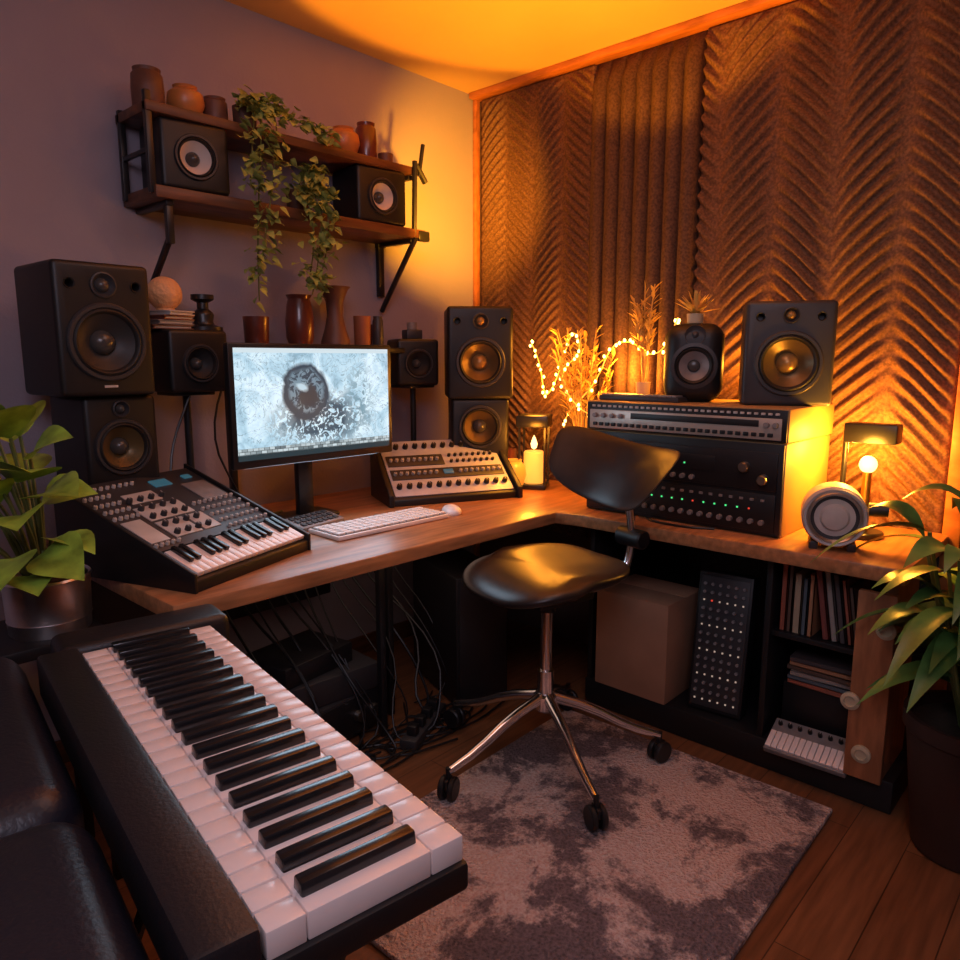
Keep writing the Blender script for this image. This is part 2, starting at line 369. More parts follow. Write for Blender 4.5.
# ---------------------------------------------------------------- ledge behind monitor
lg=thing('desk_shelf','narrow black raised shelf behind the monitor','shelf')
B('blk2').box((-.96,-.09,1.333),(.74,.17,.022),.003).done('shelf_board',lg)
for x in (-1.30,-.62): B('blk2').box((x,-.03,1.036),(.025,.025,.572),.003).done('post',lg)
VZ=1.345
pot(CUP(.045,.1),'redbr','dark red ceramic mug on the raised shelf',(-1.22,-.1,VZ),'mug','cup')
pot([(0,0),(.04,0),(.05,.03),(.052,.09),(.045,.15),(.04,.17),(.047,.185),(.038,.185),(.036,.15),(0,.14)],'redbr','dark red glazed vase on the raised shelf',(-1.04,-.1,VZ),'vase','vase')
pot([(0,0),(.055,0),(.056,.02),(.04,.07),(.03,.12),(.034,.17),(.052,.215),(.062,.225),(.055,.225),(.03,.18),(0,.1)],'brown','brown flared clay vase on the raised shelf',(-.88,-.1,VZ),'vase','vase')
pot(CUP(.034,.12),'terra','terracotta tumbler on the raised shelf',(-.765,-.12,VZ),'tumbler','cup')
pot(CUP(.028,.09),'redbr','small dark cup on the raised shelf',(-.69,-.09,VZ),'cup','cup')
pot(JAR(.022,.12),'dark','slim dark bottle on the raised shelf',(-.71,-.15,VZ),'bottle','bottle')
bk=['brown','grey','redbr','lgrey']
for i in range(4):
    B(bk[i]).box((0,0,.0125),(.13-.01*i,.12,.004),.001).box((0,0,.0025),(.13-.01*i,.12,.004),.001).box((-.06+.005*i,0,.0075),(.004,.12,.013),.001).m('paper').box((.002,0,.0075),(.115-.01*i,.11,.008)).done('book',label='small book stacked flat on the compact speaker',cat='book',loc=(-1.555+.005*i,-.12,1.39+.0147*i),rz=.1*i,group='books stacked on the speaker')
B('tan').sph((0,0,.052),.053,seg=32).lathe([(0,0),(.03,0),(.025,.01),(0,.01)]).done('decorative_ball',label='tan woven decorative ball on a stack of books',cat='ball',loc=(-1.55,-.12,1.45))
B('blk2').lathe([(0,0),(.06,0),(.06,.012),(.035,.02),(.03,.03),(.034,.05),(.03,.06),(.018,.07),(.018,.09),(.036,.1),(.036,.115),(0,.115)]).done('candle_holder',label='black turned candle holder on the compact speaker',cat='candle holder',loc=(-1.43,-.13,1.39))
B('dark').box((0,0,.02),(.07,.07,.04),.006).m('grey').cyl((0,0,.055),.022,.03).done('small_camera',label='small dark gadget on the corner speaker',cat='camera',loc=(-.50,-.12,1.38),rz=-.4)
# ---------------------------------------------------------------- monitor
mo=thing('computer_monitor','slim black widescreen monitor showing a pale blue image','monitor',(-1.19,-.40,.75))
B('blk2').box((0,0,.405),(.635,.028,.385),.005).done('frame',mo)
B('blk2').box((0,.05,.4),(.3,.06,.2),.02).done('rear_housing',mo)
B('blk2').box((0,.09,.19),(.06,.03,.36),.006).box((0,.10,.008),(.22,.13,.016),.006).done('stand',mo)
sm=bpy.data.materials.new('monitor_picture'); sm.use_nodes=True; nt=sm.node_tree; N=nt.nodes; L=nt.links
bs=N['Principled BSDF']; tc=N.new('ShaderNodeTexCoord'); sp=N.new('ShaderNodeSeparateXYZ'); L.new(tc.outputs['Object'],sp.inputs[0])
def mth(op,a,b=None,c=None):
    n=N.new('ShaderNodeMath'); n.operation=op
    for i,v in enumerate((a,b,c)):
        if v is None: continue
        if isinstance(v,(int,float)): n.inputs[i].default_value=v
        else: L.new(v,n.inputs[i])
    return n.outputs[0]
def noise(sc,det=6,dist=0):
    n=N.new('ShaderNodeTexNoise'); n.inputs['Scale'].default_value=sc; n.inputs['Detail'].default_value=det; n.inputs['Distortion'].default_value=dist
    L.new(tc.outputs['Object'],n.inputs['Vector']); return n.outputs[0]
X,Z=sp.outputs[0],sp.outputs[2]
n1=noise(7,6,1.6); n2=noise(34,6,2.0); n3=noise(12,3,4.0)
def disc(cx,cz,r,soft,sx=1.0,sz=1.0,warp=.06):
    dx=mth('MULTIPLY',mth('SUBTRACT',X,cx),sx); dz=mth('MULTIPLY',mth('SUBTRACT',Z,cz),sz)
    d=mth('SQRT',mth('ADD',mth('MULTIPLY',dx,dx),mth('MULTIPLY',dz,dz)))
    d=mth('ADD',d,mth('MULTIPLY',mth('SUBTRACT',n1,.5),warp))
    mr=N.new('ShaderNodeMapRange'); mr.inputs[1].default_value=r-soft; mr.inputs[2].default_value=r+soft; mr.inputs[3].default_value=1; mr.inputs[4].default_value=0
    L.new(d,mr.inputs[0]); return mr.outputs[0]
rp=N.new('ShaderNodeValToRGB'); E=rp.color_ramp.elements; E[0].position=.34; E[0].color=(.25,.42,.54,1); E[1].position=.58; E[1].color=(.72,.90,1,1)
mid=E.new(.45); mid.color=(.46,.68,.82,1); L.new(mth('ADD',mth('MULTIPLY',n1,.8),mth('MULTIPLY',n2,.2)),rp.inputs[0])
def mix(fac,a,colb):
    n=N.new('ShaderNodeMixRGB'); L.new(fac,n.inputs[0]); L.new(a,n.inputs[1])
    if isinstance(colb,tuple): n.inputs[2].default_value=(*colb,1)
    else: L.new(colb,n.inputs[2])
    return n.outputs[0]
col=rp.outputs[0]
dk_=(.03,.055,.085)
vein=mth('LESS_THAN',mth('ABSOLUTE',mth('SUBTRACT',n3,.5)),.014)
col=mix(mth('MULTIPLY',vein,.6),col,(.14,.26,.34))
col=mix(mth('MULTIPLY',disc(.01,-.06,.10,.04,.6,1.2),mth('GREATER_THAN',n2,.47)),col,(.05,.09,.13))
col=mix(mth('MULTIPLY',disc(.17,.0,.08,.05,1.6,.7),mth('GREATER_THAN',n2,.54)),col,(.2,.34,.42))
col=mix(disc(-.05,.03,.092,.006,1,1,.05),col,dk_)
col=mix(disc(-.05,.035,.070,.006,1,1,.07),col,(.16,.27,.35))
col=mix(mth('MULTIPLY',disc(-.05,.03,.075,.006,1,1,.05),mth('GREATER_THAN',n2,.49)),col,dk_)
col=mix(disc(-.04,.02,.034,.006,.8,1,.08),col,(.025,.04,.06))
col=mix(disc(-.065,.05,.014,.004,.7,1,.05),col,(.5,.66,.75))
bar=mth('LESS_THAN',Z,-.135); col=mix(bar,col,(.02,.04,.05))
bk_=N.new('ShaderNodeTexBrick'); bk_.inputs['Scale'].default_value=26; bk_.inputs['Color1'].default_value=(.1,.14,.16,1); bk_.inputs['Color2'].default_value=(.6,.7,.74,1); bk_.inputs['Mortar'].default_value=(.01,.02,.02,1)
cx=N.new('ShaderNodeCombineXYZ'); L.new(X,cx.inputs[0]); L.new(Z,cx.inputs[1]); L.new(cx.outputs[0],bk_.inputs['Vector'])
col=mix(mth('MULTIPLY',bar,mth('GREATER_THAN',Z,-.155)),col,bk_.outputs[0])
col=mix(mth('GREATER_THAN',Z,.158),col,(.62,.74,.80))
L.new(col,bs.inputs['Emission Color']); bs.inputs['Emission Strength'].default_value=1.05; bs.inputs['Base Color'].default_value=(.01,.01,.01,1); bs.inputs['Roughness'].default_value=.3
M['screen']=sm
so=B('screen').box((0,0,0),(.60,.003,.345)).done('screen',mo,loc=(0,-.0148,.41))
# ---------------------------------------------------------------- instruments
def share(me,name,parent,locs,rot=None):
    for l in locs: place(me,name,parent,loc=l,rot=rot)
def knobmesh(r,h,mt='dark',cap='lgrey'):
    return B(mt).lathe([(r,0),(r*.95,h*.75),(r*.8,h),(0,h)],seg=14).m(cap).box((0,r*.4,h),(r*.25,r*.8,h*.12)).mesh('knob')
# desk synth
sy=thing('synthesizer','black desktop synthesizer with knob panel and short keyboard','synthesizer',(-1.645,-.765,.75),rad(19))
W,D=.44,.46; hf,hb=.03,.215
sl=math.atan2(hb-hf,D)
B('blk').polyx([(0,.0),(0,hf),(D,hb),(D,.0)],-W/2,W/2,.005).done('body',sy)
SR=Matrix.Rotation(sl,4,'X')
def spt(x,t,off=0):
    return (x,t*math.cos(sl)-off*math.sin(sl),hf+t*math.sin(sl)+off*math.cos(sl))
def slab(bb,x0,x1,t0,t1,th,off=0,bev=.001): return bb.box(spt((x0+x1)/2,(t0+t1)/2,off+th/2),(x1-x0,t1-t0,th),bev,SR)
slab(B('dark'),-.212,.212,.135,.485,.006).done('control_panel',sy)
p=slab(B('lgrey'),-.12,-.03,.17,.25,.003,.006); slab(p,-.02,.04,.17,.25,.003,.006); slab(p,-.12,.03,.26,.33,.003,.006); slab(p,-.10,.0,.35,.40,.003,.006); p.done('module_plate',sy)
slab(B('lgrey'),-.20,-.14,.17,.28,.003,.006).done('module_plate',sy)
slab(B('grey'),.11,.20,.30,.40,.003,.006).done('module_plate',sy)
slab(B('teal'),.03,.09,.41,.445,.004,.006).done('display',sy)
slab(B('teal'),.15,.18,.425,.445,.004,.006).done('display',sy)
km=knobmesh(.0085,.013); kb=knobmesh(.0055,.009,'lgrey','dark'); rx=(sl,0,0)
pl=[spt(-.105+.036*i,.185+.044*j,.009) for i in range(4) for j in range(5)]
pl2=[spt(-.20+.018*i,t,.006) for i in range(5) for t in (.155,.30,.335,.37,.41)]
pl2+=[spt(.055+.021*i,.155+.034*j,.006) for i in range(8) for j in range(5)]
pl2+=[spt(-.20+.02*i,.45,.006) for i in range(10)]
share(km,'knob',sy,pl,rx); share(kb,'knob',sy,pl2[:78],rx)
wk=B('wkey').box((0,0,0),(.0237,.110,.012),.0015).mesh('white_key'); bkm=B('bkey').box((0,0,0),(.0135,.066,.014),.002).mesh('black_key')
for i in range(17):
    x=-.1945+.0243*i; place(wk,'white_key',sy,loc=spt(x,.066,.008),rot=rx)
    if i<16 and i%7 not in (2,6): place(bkm,'black_key',sy,loc=spt(x+.01215,.088,.018),rot=rx)
for s_ in (-1,1): B('blk').polyx([(-.003,0),(-.003,hf+.018),(D,hb+.014),(D,0)],s_*W/2-.005,s_*W/2+.005,.002).done('side_panel',sy)
# mixer
mxr=thing('audio_mixer','sloped silver-faced audio mixer with rows of knobs','mixer',(-.63,-.51,.75),rad(-25))
W,D=.53,.27; hf,hb=.025,.215; sl=math.atan2(hb-hf,D)
B('blk').polyx([(0,0),(0,hf),(D,hb),(D,0)],-W/2,W/2,.005).done('body',mxr)
SR=Matrix.Rotation(sl,4,'X'); rx=(sl,0,0)
slab(B('silver'),-.245,.245,.015,.325,.005).done('control_panel',mxr)
slab(B('dark'),-.235,.235,.10,.155,.004,.005).done('module_plate',mxr)
slab(B('dark'),-.235,.0,.175,.235,.004,.005).done('module_plate',mxr)
slab(B('teal'),-.02,.02,.118,.142,.004,.009).done('display',mxr)
km=knobmesh(.011,.018,'blk','lgrey'); kb=knobmesh(.007,.012,'blk','lgrey'); kc=knobmesh(.007,.012,'lgrey','dark')
share(km,'knob',mxr,[spt(-.22+.04*i,.285,.005) for i in range(12)],rx)
share(km,'knob',mxr,[spt(-.22+.04*i,.06,.005) for i in range(12)],rx)
share(kc,'knob',mxr,[spt(-.22+.024*i,.128,.009) for i in range(8)]+[spt(.05+.024*i,.128,.009) for i in range(8)]+[spt(-.22+.024*i,.205,.009) for i in range(9)],rx)
share(kb,'knob',mxr,[spt(.03+.026*i,.19,.005) for i in range(8)]+[spt(.03+.026*i,.225,.005) for i in range(8)],rx)
for s_ in (-1,1): B('blk').polyx([(-.012,0),(-.012,hf+.02),(D,hb+.02),(D,0)],s_*W/2-.01,s_*W/2+.01,.003).done('side_panel',mxr)
# computer keyboard
ck=thing('computer_keyboard','slim white computer keyboard on the desk','keyboard',(-1.085,-.60,.75),rad(-1))
B('white').box((0,0,.008),(.47,.165,.014),.004).done('case',ck)
b=B('white')
for r in range(5):
    for c in range(15): b.box((-.2135+.0305*c,-.062+.0285*r+.002,.0185),(.0255,.0230,.007),.002)
b.done('keys',ck)
B('dark').box((0,0,.0152),(.455,.15,.001)).done('key_well',ck)
mu=thing('computer_mouse','small white computer mouse on the desk','mouse',(-.79,-.635,.75),rad(-30))
B('white').sph((0,0,.008),.055,(.62,1,.42),24).done('shell',mu)
rc=thing('keypad_controller','small grey keypad controller beside the computer keyboard','controller',(-1.24,-.435,.75),rad(12))
B('grey').polyx([(-.045,0),(-.045,.014),(.045,.034),(.045,0)],-.10,.10,.003).done('body',rc)
b=B('dark')
for i in range(7):
    for j in range(3): b.box((-.075+.025*i,-.026+.026*j,.0195+.0058*j),(.018,.018,.008),.002,Matrix.Rotation(.22,4,'X'))
b.done('buttons',rc)
# ---------------------------------------------------------------- rack on right desk
rk=thing('rack_cabinet','dark equipment rack loaded with silver and black audio units','audio rack',(-.175,-1.295,.75),rad(-90))
RW,RD,RH=.72,.40,.295
B('rackb').box((0,0,RH/2),(RW,RD,RH),.006).done('cabinet',rk)
f=-RD/2
B('blk').box((0,f-.004,RH/2),(RW-.008,.008,RH-.008),.002).done('front_frame',rk)
B('blk').box((0,f-.009,.075),(RW-.04,.01,.12),.003).done('rack_unit',rk)
B('blk2').box((0,f-.009,.205),(RW-.04,.01,.12),.003).done('rack_unit',rk)
B('blk2').box((-.07,f-.015,.215),(.42,.004,.05),.002).done('display_window',rk)
kn=B('steel').lathe([(.017,0),(.016,.018),(.013,.022),(0,.022)],seg=20).mesh('knob'); kn2=B('grey').lathe([(.009,0),(.008,.012),(0,.013)],seg=16).mesh('knob')
rx=(R90,0,0)
share(kn2,'knob',rk,[(-.31+.034*i,f-.014,.045) for i in range(19)],rx)
share(kn2,'knob',rk,[(-.31+.034*i,f-.014,.165) for i in range(12)],rx)
share(kn,'knob',rk,[(.24,f-.014,.215),(.30,f-.014,.18)],rx)
share(B('grey').box((0,0,0),(.012,.006,.008),.001).mesh('button'),'button',rk,[(-.31+.034*i,f-.016,.115) for i in range(19)])
lg_=B('ledg').box((0,0,0),(.005,.003,.005)).mesh('led'); lr_=B('ledr').box((0,0,0),(.005,.003,.005)).mesh('led'); lw_=B('ledw').box((0,0,0),(.005,.003,.005)).mesh('led')
for i in range(9): place(lg_ if i%3 else lw_,'led',rk,loc=(-.22+.032*i,f-.018,.21+.012*(i%2)))
for i in range(16): place(lr_ if i%5==0 else lg_,'led',rk,loc=(-.31+.038*i,f-.015,.085))
tp=thing('rack_synthesizer','silver-fronted synth module with button rows on the rack','synthesizer',(-.175,-1.295,1.045),rad(-90))
B('rackb').box((0,0,.0525),(.73,.41,.105),.006).done('body',tp)
B('blk').box((0,-.207,.052),(.72,.006,.098),.002).done('front_frame',tp)
B('silver2').box((0,-.212,.042),(.69,.006,.066),.002).done('front_panel',tp)
B('blk').box((.05,-.216,.058),(.45,.004,.020),.001).done('display_window',tp)
share(B('blk').box((0,0,0),(.016,.008,.012),.002).mesh('button'),'button',tp,[(-.32+.0253*i,-.217,.024) for i in range(26)])
share(B('lgrey').box((0,0,0),(.012,.006,.007),.001).mesh('button'),'button',tp,[(-.33+.022*i,-.212,.088) for i in range(31)])
share(kn2,'knob',tp,[(-.32+.035*i,-.214,.055) for i in range(4)]+[(.30,-.214,.055),(.328,-.214,.055)],rx)
tk=thing('slim_keyboard','thin pale controller lying on top of the rack','controller',(-.27,-1.10,1.15),rad(-90))
B('dark').box((0,0,.009),(.32,.10,.018),.004).done('case',tk)
b=B('grey')
for i in range(17): b.box((-.142+.0178*i,-.02,.021),(.0155,.055,.006),.001)
b.done('keys',tk)
# speakers on rack
e=thing('round_speaker','small black speaker with rounded waveguide on the rack','speaker',(-.19,-1.245,1.15),rad(-62))
cab=B('blk').box((0,0,.135),(.20,.17,.27),.055,seg=6).done('cabinet',e)
cut(cab,B().cyl((0,-.085,.125),.062,.05,RX,seg=40))
w_=B('dark').lathe([(.06,-.004),(.078,-.001),(.078,.008),(.066,.01),(.062,.003)],(0,-.085,.125),RX).m('rub').lathe([(.064,.002),(.058,.008),(.05,0)],(0,-.085,.125),RX).done('woofer',e)
B('grey').lathe([(.051,0),(.02,-.02)],(0,-.085,.125),RX).done('cone',w_)
B('cap').lathe([(.022,-.02),(.016,-.01),(0,-.005)],(0,-.085,.125),RX).done('dust_cap',w_)
B('dark').lathe([(.036,0),(.034,.006),(.02,-.001),(.014,0),(.008,.007),(0,.009)],(0,-.08,.228),RX).done('tweeter',e)
speaker('large dark studio monitor with bronze cone on the rack end',(-.13,-1.54,1.15),rad(-64),.27,.33,.22,.094,.135,.020,.285,cone='coneb',cap='capg',body='dark',ports=((-.09,.28,.012),(.09,.28,.012)))
sc=thing('potted_succulent','spiky yellow succulent on top of a speaker','plant',(-.18,-1.24,1.42))
B('cream').lathe(CUP(.03,.035)).done('pot',sc)
b=B('straw')
for i in range(30):
    a=i*2.4; el=.3+1.2*random.random(); b.leaf((0,0,.03),(math.cos(a)*math.cos(el),math.sin(a)*math.cos(el),math.sin(el)),.095,.018,.1,4)
b.done('foliage',sc)
# dry grasses and lights
def grass(label,loc,h,n,spread):
    e=thing('dried_grass',label,'plant',loc)
    B('glass').lathe([(0,0),(.035,0),(.038,.01),(.038,.12),(.028,.15),(.03,.17),(.026,.17),(.034,.12),(.034,.01),(0,.008)]).done('vase',e)
    st=B('straw')
    for i in range(n):
        a=random.uniform(0,6.28); q=random.uniform(.2,1)*spread; hh=h*random.uniform(.65,1)
        x,y=q*math.cos(a),q*math.sin(a)
        if loc[0]+x>-.0: x=-.0-loc[0]
        pts=[(0,0,.02),(x*.2,y*.2,hh*.4),(x*.6,y*.6,hh*.75),(x,y,hh)]; st.tube(pts,.0022,5,1)
        for k in range(11):
            t=.62+.38*k/11; pz=hh*t; f_=.5+.5*k/11; st.leaf((x*f_,y*f_,pz),(random.uniform(-1,1),random.uniform(-1,1),.8),.055,.016,.2,3)
    st.done('stalks',e)
grass('tall dried wheat stalks in a glass vase wound with lights',(-.10,-.72,.75),.68,26,.14)
gz=thing('dried_grass','slender pale dried grass stems standing on the rack','plant',(-.09,-.99,1.15))
B('cream').lathe(CUP(.028,.06)).done('pot',gz)
b=B('straw')
for i in range(14):
    x=random.uniform(-.05,.03); y=random.uniform(-.05,.05); hh=random.uniform(.28,.44); b.tube([(0,0,.04),(x*.4,y*.4,hh*.6),(x,y,hh)],.0022,5,1)
    for k in range(9): t=.55+.45*k/9; b.leaf((x*t,y*t,hh*t),(random.uniform(-1,1),random.uniform(-1,1),.9),.045,.014,.1,3)
b.done('stalks',gz)
sl_=thing('string_lights','warm fairy string lights draped over dried grass and panel','string lights',(0,0,0))
path=[(-.02,-.38,1.37),(-.04,-.45,1.27),(-.05,-.48,1.12),(-.06,-.55,1.2),(-.08,-.62,1.36),(-.12,-.68,1.42),(-.17,-.76,1.33),(-.14,-.62,1.24),(-.18,-.72,1.12),(-.12,-.82,1.05),(-.17,-.68,.96),(-.1,-.62,1.06),(-.13,-.80,1.2),(-.12,-.86,1.36),(-.06,-.92,1.37),(-.08,-1.0,1.31),(-.1,-1.08,1.33),(-.08,-1.12,1.45)]
P=[Vector(p) for p in path]
for _ in range(2):
    Q=[P[0]]
    for a,b_ in zip(P,P[1:]): Q+=[a.lerp(b_,.25),a.lerp(b_,.75)]
    Q.append(P[-1]); P=Q
B('glowwire').tube(P,.0022,5).done('wire',sl_)
bm_=B('bulb').sph((0,0,0),.0056,(1,1,1.3),8).mesh('bulb')
for i,p in enumerate(P):
    place(bm_,'bulb',sl_,loc=p+Vector((random.uniform(-.012,.004),random.uniform(-.012,.012),random.uniform(-.012,.01))))
# lantern and jar
def lantern(loc):
    e=thing('lantern','dark-capped square lantern with a glowing candle inside','lantern',loc,.5)
    b=B('blk2').box((0,0,.01),(.12,.12,.02),.003).box((0,0,.290),(.135,.135,.05),.006)
    for x in(-.054,.054):
        for y in(-.054,.054): b.box((x,y,.145),(.008,.008,.27))
    b.done('frame',e)
    B('candle').cyl((0,0,.09),.044,.14,bev=.006).done('candle',e)
    B('flame').lathe([(0,.165),(.011,.173),(.015,.19),(.007,.215),(0,.228)],seg=14).done('flame',e)
lantern((-.17,-.52,.75))
pot(BOWL(.055,.13),'amberglass','glowing amber jar beside the lantern',(-.27,-.49,.75),'jar','jar')
pot(CUP(.03,.17),'redbr','tall dark cup beside the lantern',(-.22,-.43,.75),'cup','cup')
# candle lamp at desk end
lp=thing('table_lamp','black block lamp with glowing round bulb at desk end','lamp',(-.17,-1.83,.75))
B('blk2').cyl((0,0,.01),.06,.02,bev=.004).done('base',lp)
B('blk2').cyl((.0,.07,.16),.009,.32).box((0,.035,.012),(.02,.09,.012)).done('pole',lp)
B('blk2').box((0,-.005,.325),(.07,.15,.06),.006).done('lamp_head',lp)
B('brass').cyl((0,0,.12),.016,.20,r2=.012).done('socket',lp)
B('flame').sph((0,0,.228),.026,(1,1,1.05),20).done('bulb',lp)
rs=thing('portable_speaker','silvery drum-shaped portable speaker on small feet','speaker',(-.37,-1.80,.75),rad(-70))
B('lgrey').cyl((0,0,.1),.088,.12,RX,bev=.012,seg=48).done('body',rs)
B('lgrey').lathe([(.086,.0),(.082,.008),(.072,.004)],(0,-.06,.1),RX,48).m('dark').lathe([(.072,.004),(.05,-.001),(0,.002)],(0,-.06,.1),RX,48).m('steel').lathe([(.076,.005),(.071,.012),(.064,.004)],(0,-.06,.1),RX,48).m('lgrey').lathe([(.040,0),(.034,.010),(.012,.014),(0,.014)],(0,-.06,.1),RX).done('grille',rs)
for x in (-.05,.05): B('dark').box((x,0,.012),(.025,.1,.024),.004).done('foot',rs)
B('dark').cyl((.115,0,.12),.02,.05,RY).done('knob',rs)
def cable(pts,label='loose black cable',r=.004,mt='blk2'):
    return B(mt).tube(pts,r,6,2).done('cable',label=label,cat='cable')
cable([(-.40,-1.45,.754),(-.44,-1.38,.754),(-.44,-1.25,.755),(-.40,-1.2,.754)],'short black cable lying on the desk')
cable([(-1.40,-.35,.757),(-1.5,-.26,.757),(-1.42,-.2,.757),(-1.3,-.22,.757),(-1.2,-.18,.757)],'black cable curling under the monitor')
cable([(-1.50,-.16,1.2),(-1.58,-.14,1.0),(-1.6,-.2,.85),(-1.48,-.24,.758)],'black cable hanging from the compact speaker')
cable([(-1.3,-.06,1.3),(-1.42,-.1,1.05),(-1.36,-.15,.85),(-1.3,-.16,.758)],'black cable hanging behind the monitor')
# ---------------------------------------------------------------- cabinet below right desk
cb=thing('storage_cabinet','low open black cabinet with shelves under the desk','cabinet')
B('blk').box((-.17,-1.5,.05),(.48,1.06,.10),.005).done('plinth',cb)
B('blk').box((.045,-1.5,.40),(.03,1.06,.60),.003).done('back_panel',cb)
for y in (-.985,-1.64): B('blk').box((-.18,y,.4),(.45,.02,.60),.003).done('divider',cb)
B('blk').box((-.17,-1.80,.45),(.44,.30,.018),.003).done('shelf_board',cb)
B('woodend').box((-.30,-1.985,.40),(.25,.03,.61),.004).done('end_panel',cb)
B('woodend').box((-.44,-1.955,.38),(.022,.10,.56),.004).done('front_panel',cb)
for i,(y,z) in enumerate([(-1.91,.33),(-1.95,.18),(-1.985,.56)]):
    B('cream').lathe([(0,0),(.026,0),(.026,.008),(.016,.012),(.014,.006),(0,.006)],(0,0,0),Matrix.Rotation(-R90,4,'Y'),24).done('knob',cb,loc=(-.4515,y,z))
bx=thing('cardboard_box','plain brown cardboard storage box on the cabinet base','box',(-.29,-1.165,.10),0)
B('card').box((0,0,.18),(.26,.29,.36),.004).done('body',bx)
for s_ in (-1,1): B('card').box((s_*.066,0,.3615),(.128,.288,.003),.001).done('flap',bx)
tw=thing('modular_rack','tall black module panel dotted with small lights','audio module',(-.33,-1.46,.10),rad(-90))
tw.rotation_euler=(rad(-8),0,rad(-84))
B('blk').box((0,0,.24),(.185,.07,.48),.006).done('body',tw)
B('dark').box((0,-.036,.24),(.165,.004,.45),.002).done('front_panel',tw)
ds=[]
for i in range(6):
    for j in range(15): ds.append((-.066+.0265*i,-.041,.04+.0285*j))
kt=B('grey').cyl((0,0,0),.0055,.014,RX,seg=10).mesh('knob')
for k,p in enumerate(ds):
    place(kt,'knob',tw,loc=p) if k%3 else place(lr_ if k==27 else lw_,'led',tw,loc=p)
# books
bc=[(.35,.1,.06),(.12,.07,.05),(.4,.3,.2),(.1,.12,.14),(.45,.2,.1),(.2,.05,.04),(.3,.25,.22),(.08,.06,.06)]
bmats=[mat('book_cover_%d'%i,c,.6) for i,c in enumerate(bc)]
y=-1.665
for i in range(10):
    t=random.uniform(.013,.024); h=random.uniform(.17,.225); d=.16
    b=B(bmats[i%8]).box((0,-t/2+.0015,h/2),(d,.003,h)).box((0,t/2-.0015,h/2),(d,.003,h)).box((-d/2+.0015,0,h/2),(.003,t,h)).m('paper').box((.003,0,h/2),(d-.008,t-.005,h-.008))
    o=b.done('book',label='upright %s book on the cabinet shelf'%['red','brown','cream','grey','orange','dark red','pale','black'][i%8],cat='book',loc=(-.29,y-t/2,.4595),group='books on the cabinet shelf')
    if i>=5: o.rotation_euler=(rad(-9),0,0); o.location.z+=.003; y-=.002
    y-=t+.003
    if i==4: y-=.028
for i in range(6):
    d=.2; b=B(bmats[(i*3)%8]).box((0,0,.001),(d,.2,.002)).box((0,0,.014),(d,.2,.002)).box((-d/2+.001,0,.0075),(.002,.2,.015)).m('paper').box((.003,0,.0075),(d-.008,.19,.011))
    b.done('record_sleeve',label='thin record sleeve lying in the cabinet stack',cat='record',loc=(-.22,-1.79+.004*(i%2),.27+.0155*i),rz=.05*((i%3)-1),group='records stacked in the cabinet')
B('blk').box((0,0,.085),(.24,.24,.17),.005).done('storage_box',label='black box holding up the record stack',cat='box',loc=(-.19,-1.79,.10))
ms=thing('mini_keyboard','small pale mini keyboard leaning in the cabinet','keyboard',(-.385,-1.79,.105),rad(-90))
ms.rotation_euler=(rad(25),0,rad(-88))
B('grey').box((0,0,.012),(.24,.13,.02),.004).done('body',ms)
b=B('wkey')
for i in range(13): b.box((-.108+.018*i,-.025,.025),(.016,.065,.008),.001)
b.done('keys',ms)
share(knobmesh(.007,.012,'blk','lgrey'),'knob',ms,[(-.1+.03*i,.042,.022) for i in range(7)])
# ---------------------------------------------------------------- under left desk
pc=thing('computer_tower','matte black computer tower on the floor under desk','computer',(-.62,-.50,0),rad(-20))
B('blk').box((0,0,.26),(.22,.42,.50),.008).done('case',pc)
B('blk2').box((0,-.213,.26),(.20,.008,.48),.004).done('front_panel',pc)
for x in(-.08,.08): B('dark').box((x,0,.006),(.03,.36,.012)).done('foot',pc)
am=thing('amplifier','black audio amplifier sitting on the floor','amplifier',(-1.25,-.40,0),rad(5))
B('dark').box((0,0,.09),(.42,.32,.15),.006).done('body',am)
B('blk2').box((0,-.162,.09),(.40,.006,.13),.002).done('front_panel',am)
share(B('steel').lathe([(.02,0),(.018,.018),(0,.018)],seg=20).mesh('knob'),'knob',am,[(.13,-.165,.09),(.06,-.165,.09)],(R90,0,0))
for x in(-.17,.17): B('dark').cyl((x,-.1,.0075),.02,.015).done('foot',am)
a2=thing('amplifier','slim black receiver stacked on the floor amplifier','amplifier',(-1.27,-.41,.166),rad(-4))
B('dark').box((0,0,.045),(.40,.28,.09),.006).done('body',a2)
a3=thing('amplifier','small black audio unit resting on the stacked receivers','amplifier',(-1.30,-.40,.256),rad(8))
B('blk2').box((0,0,.035),(.30,.22,.07),.006).done('body',a3)
ps=thing('power_strip','black power strip with plugs on the floor','power strip',(-.98,-.68,0),rad(25))
B('dark').box((0,0,.02),(.30,.06,.038),.006).done('body',ps)
for i in range(4): B('blk2').box((-.1+.065*i,0,.055),(.035,.035,.036),.005).done('plug',ps)
random.seed(21)
for i in range(16):
    x=-1.55+.052*i; y=-.46-.2*random.random(); pts=[(x+random.uniform(-.05,.05),-.15-.1*random.random(),.70),(x,-.25,.5),(x+random.uniform(-.08,.08),y,.28),(x+random.uniform(-.12,.12),y-.1,.06),(x+random.uniform(-.15,.15),y-random.uniform(0,.2),.009),(x+random.uniform(-.1,.25),y-random.uniform(-.1,.15),.009)]
    cable(pts,'black cable drooping from the desk to the floor',random.choice([.003,.004,.005]),'blk')
for i in range(5):
    cx_,cy_=-1.35+.13*i,-.72+.04*random.random(); pts=[(cx_+(.05+.012*k)*math.cos(k*1.1+i)*1.3,cy_+(.03+.006*k)*math.sin(k*1.1+i),.008+.002*(k%3)) for k in range(14)]
    cable(pts,'coiled black cable lying on the wood floor',.004,'blk')
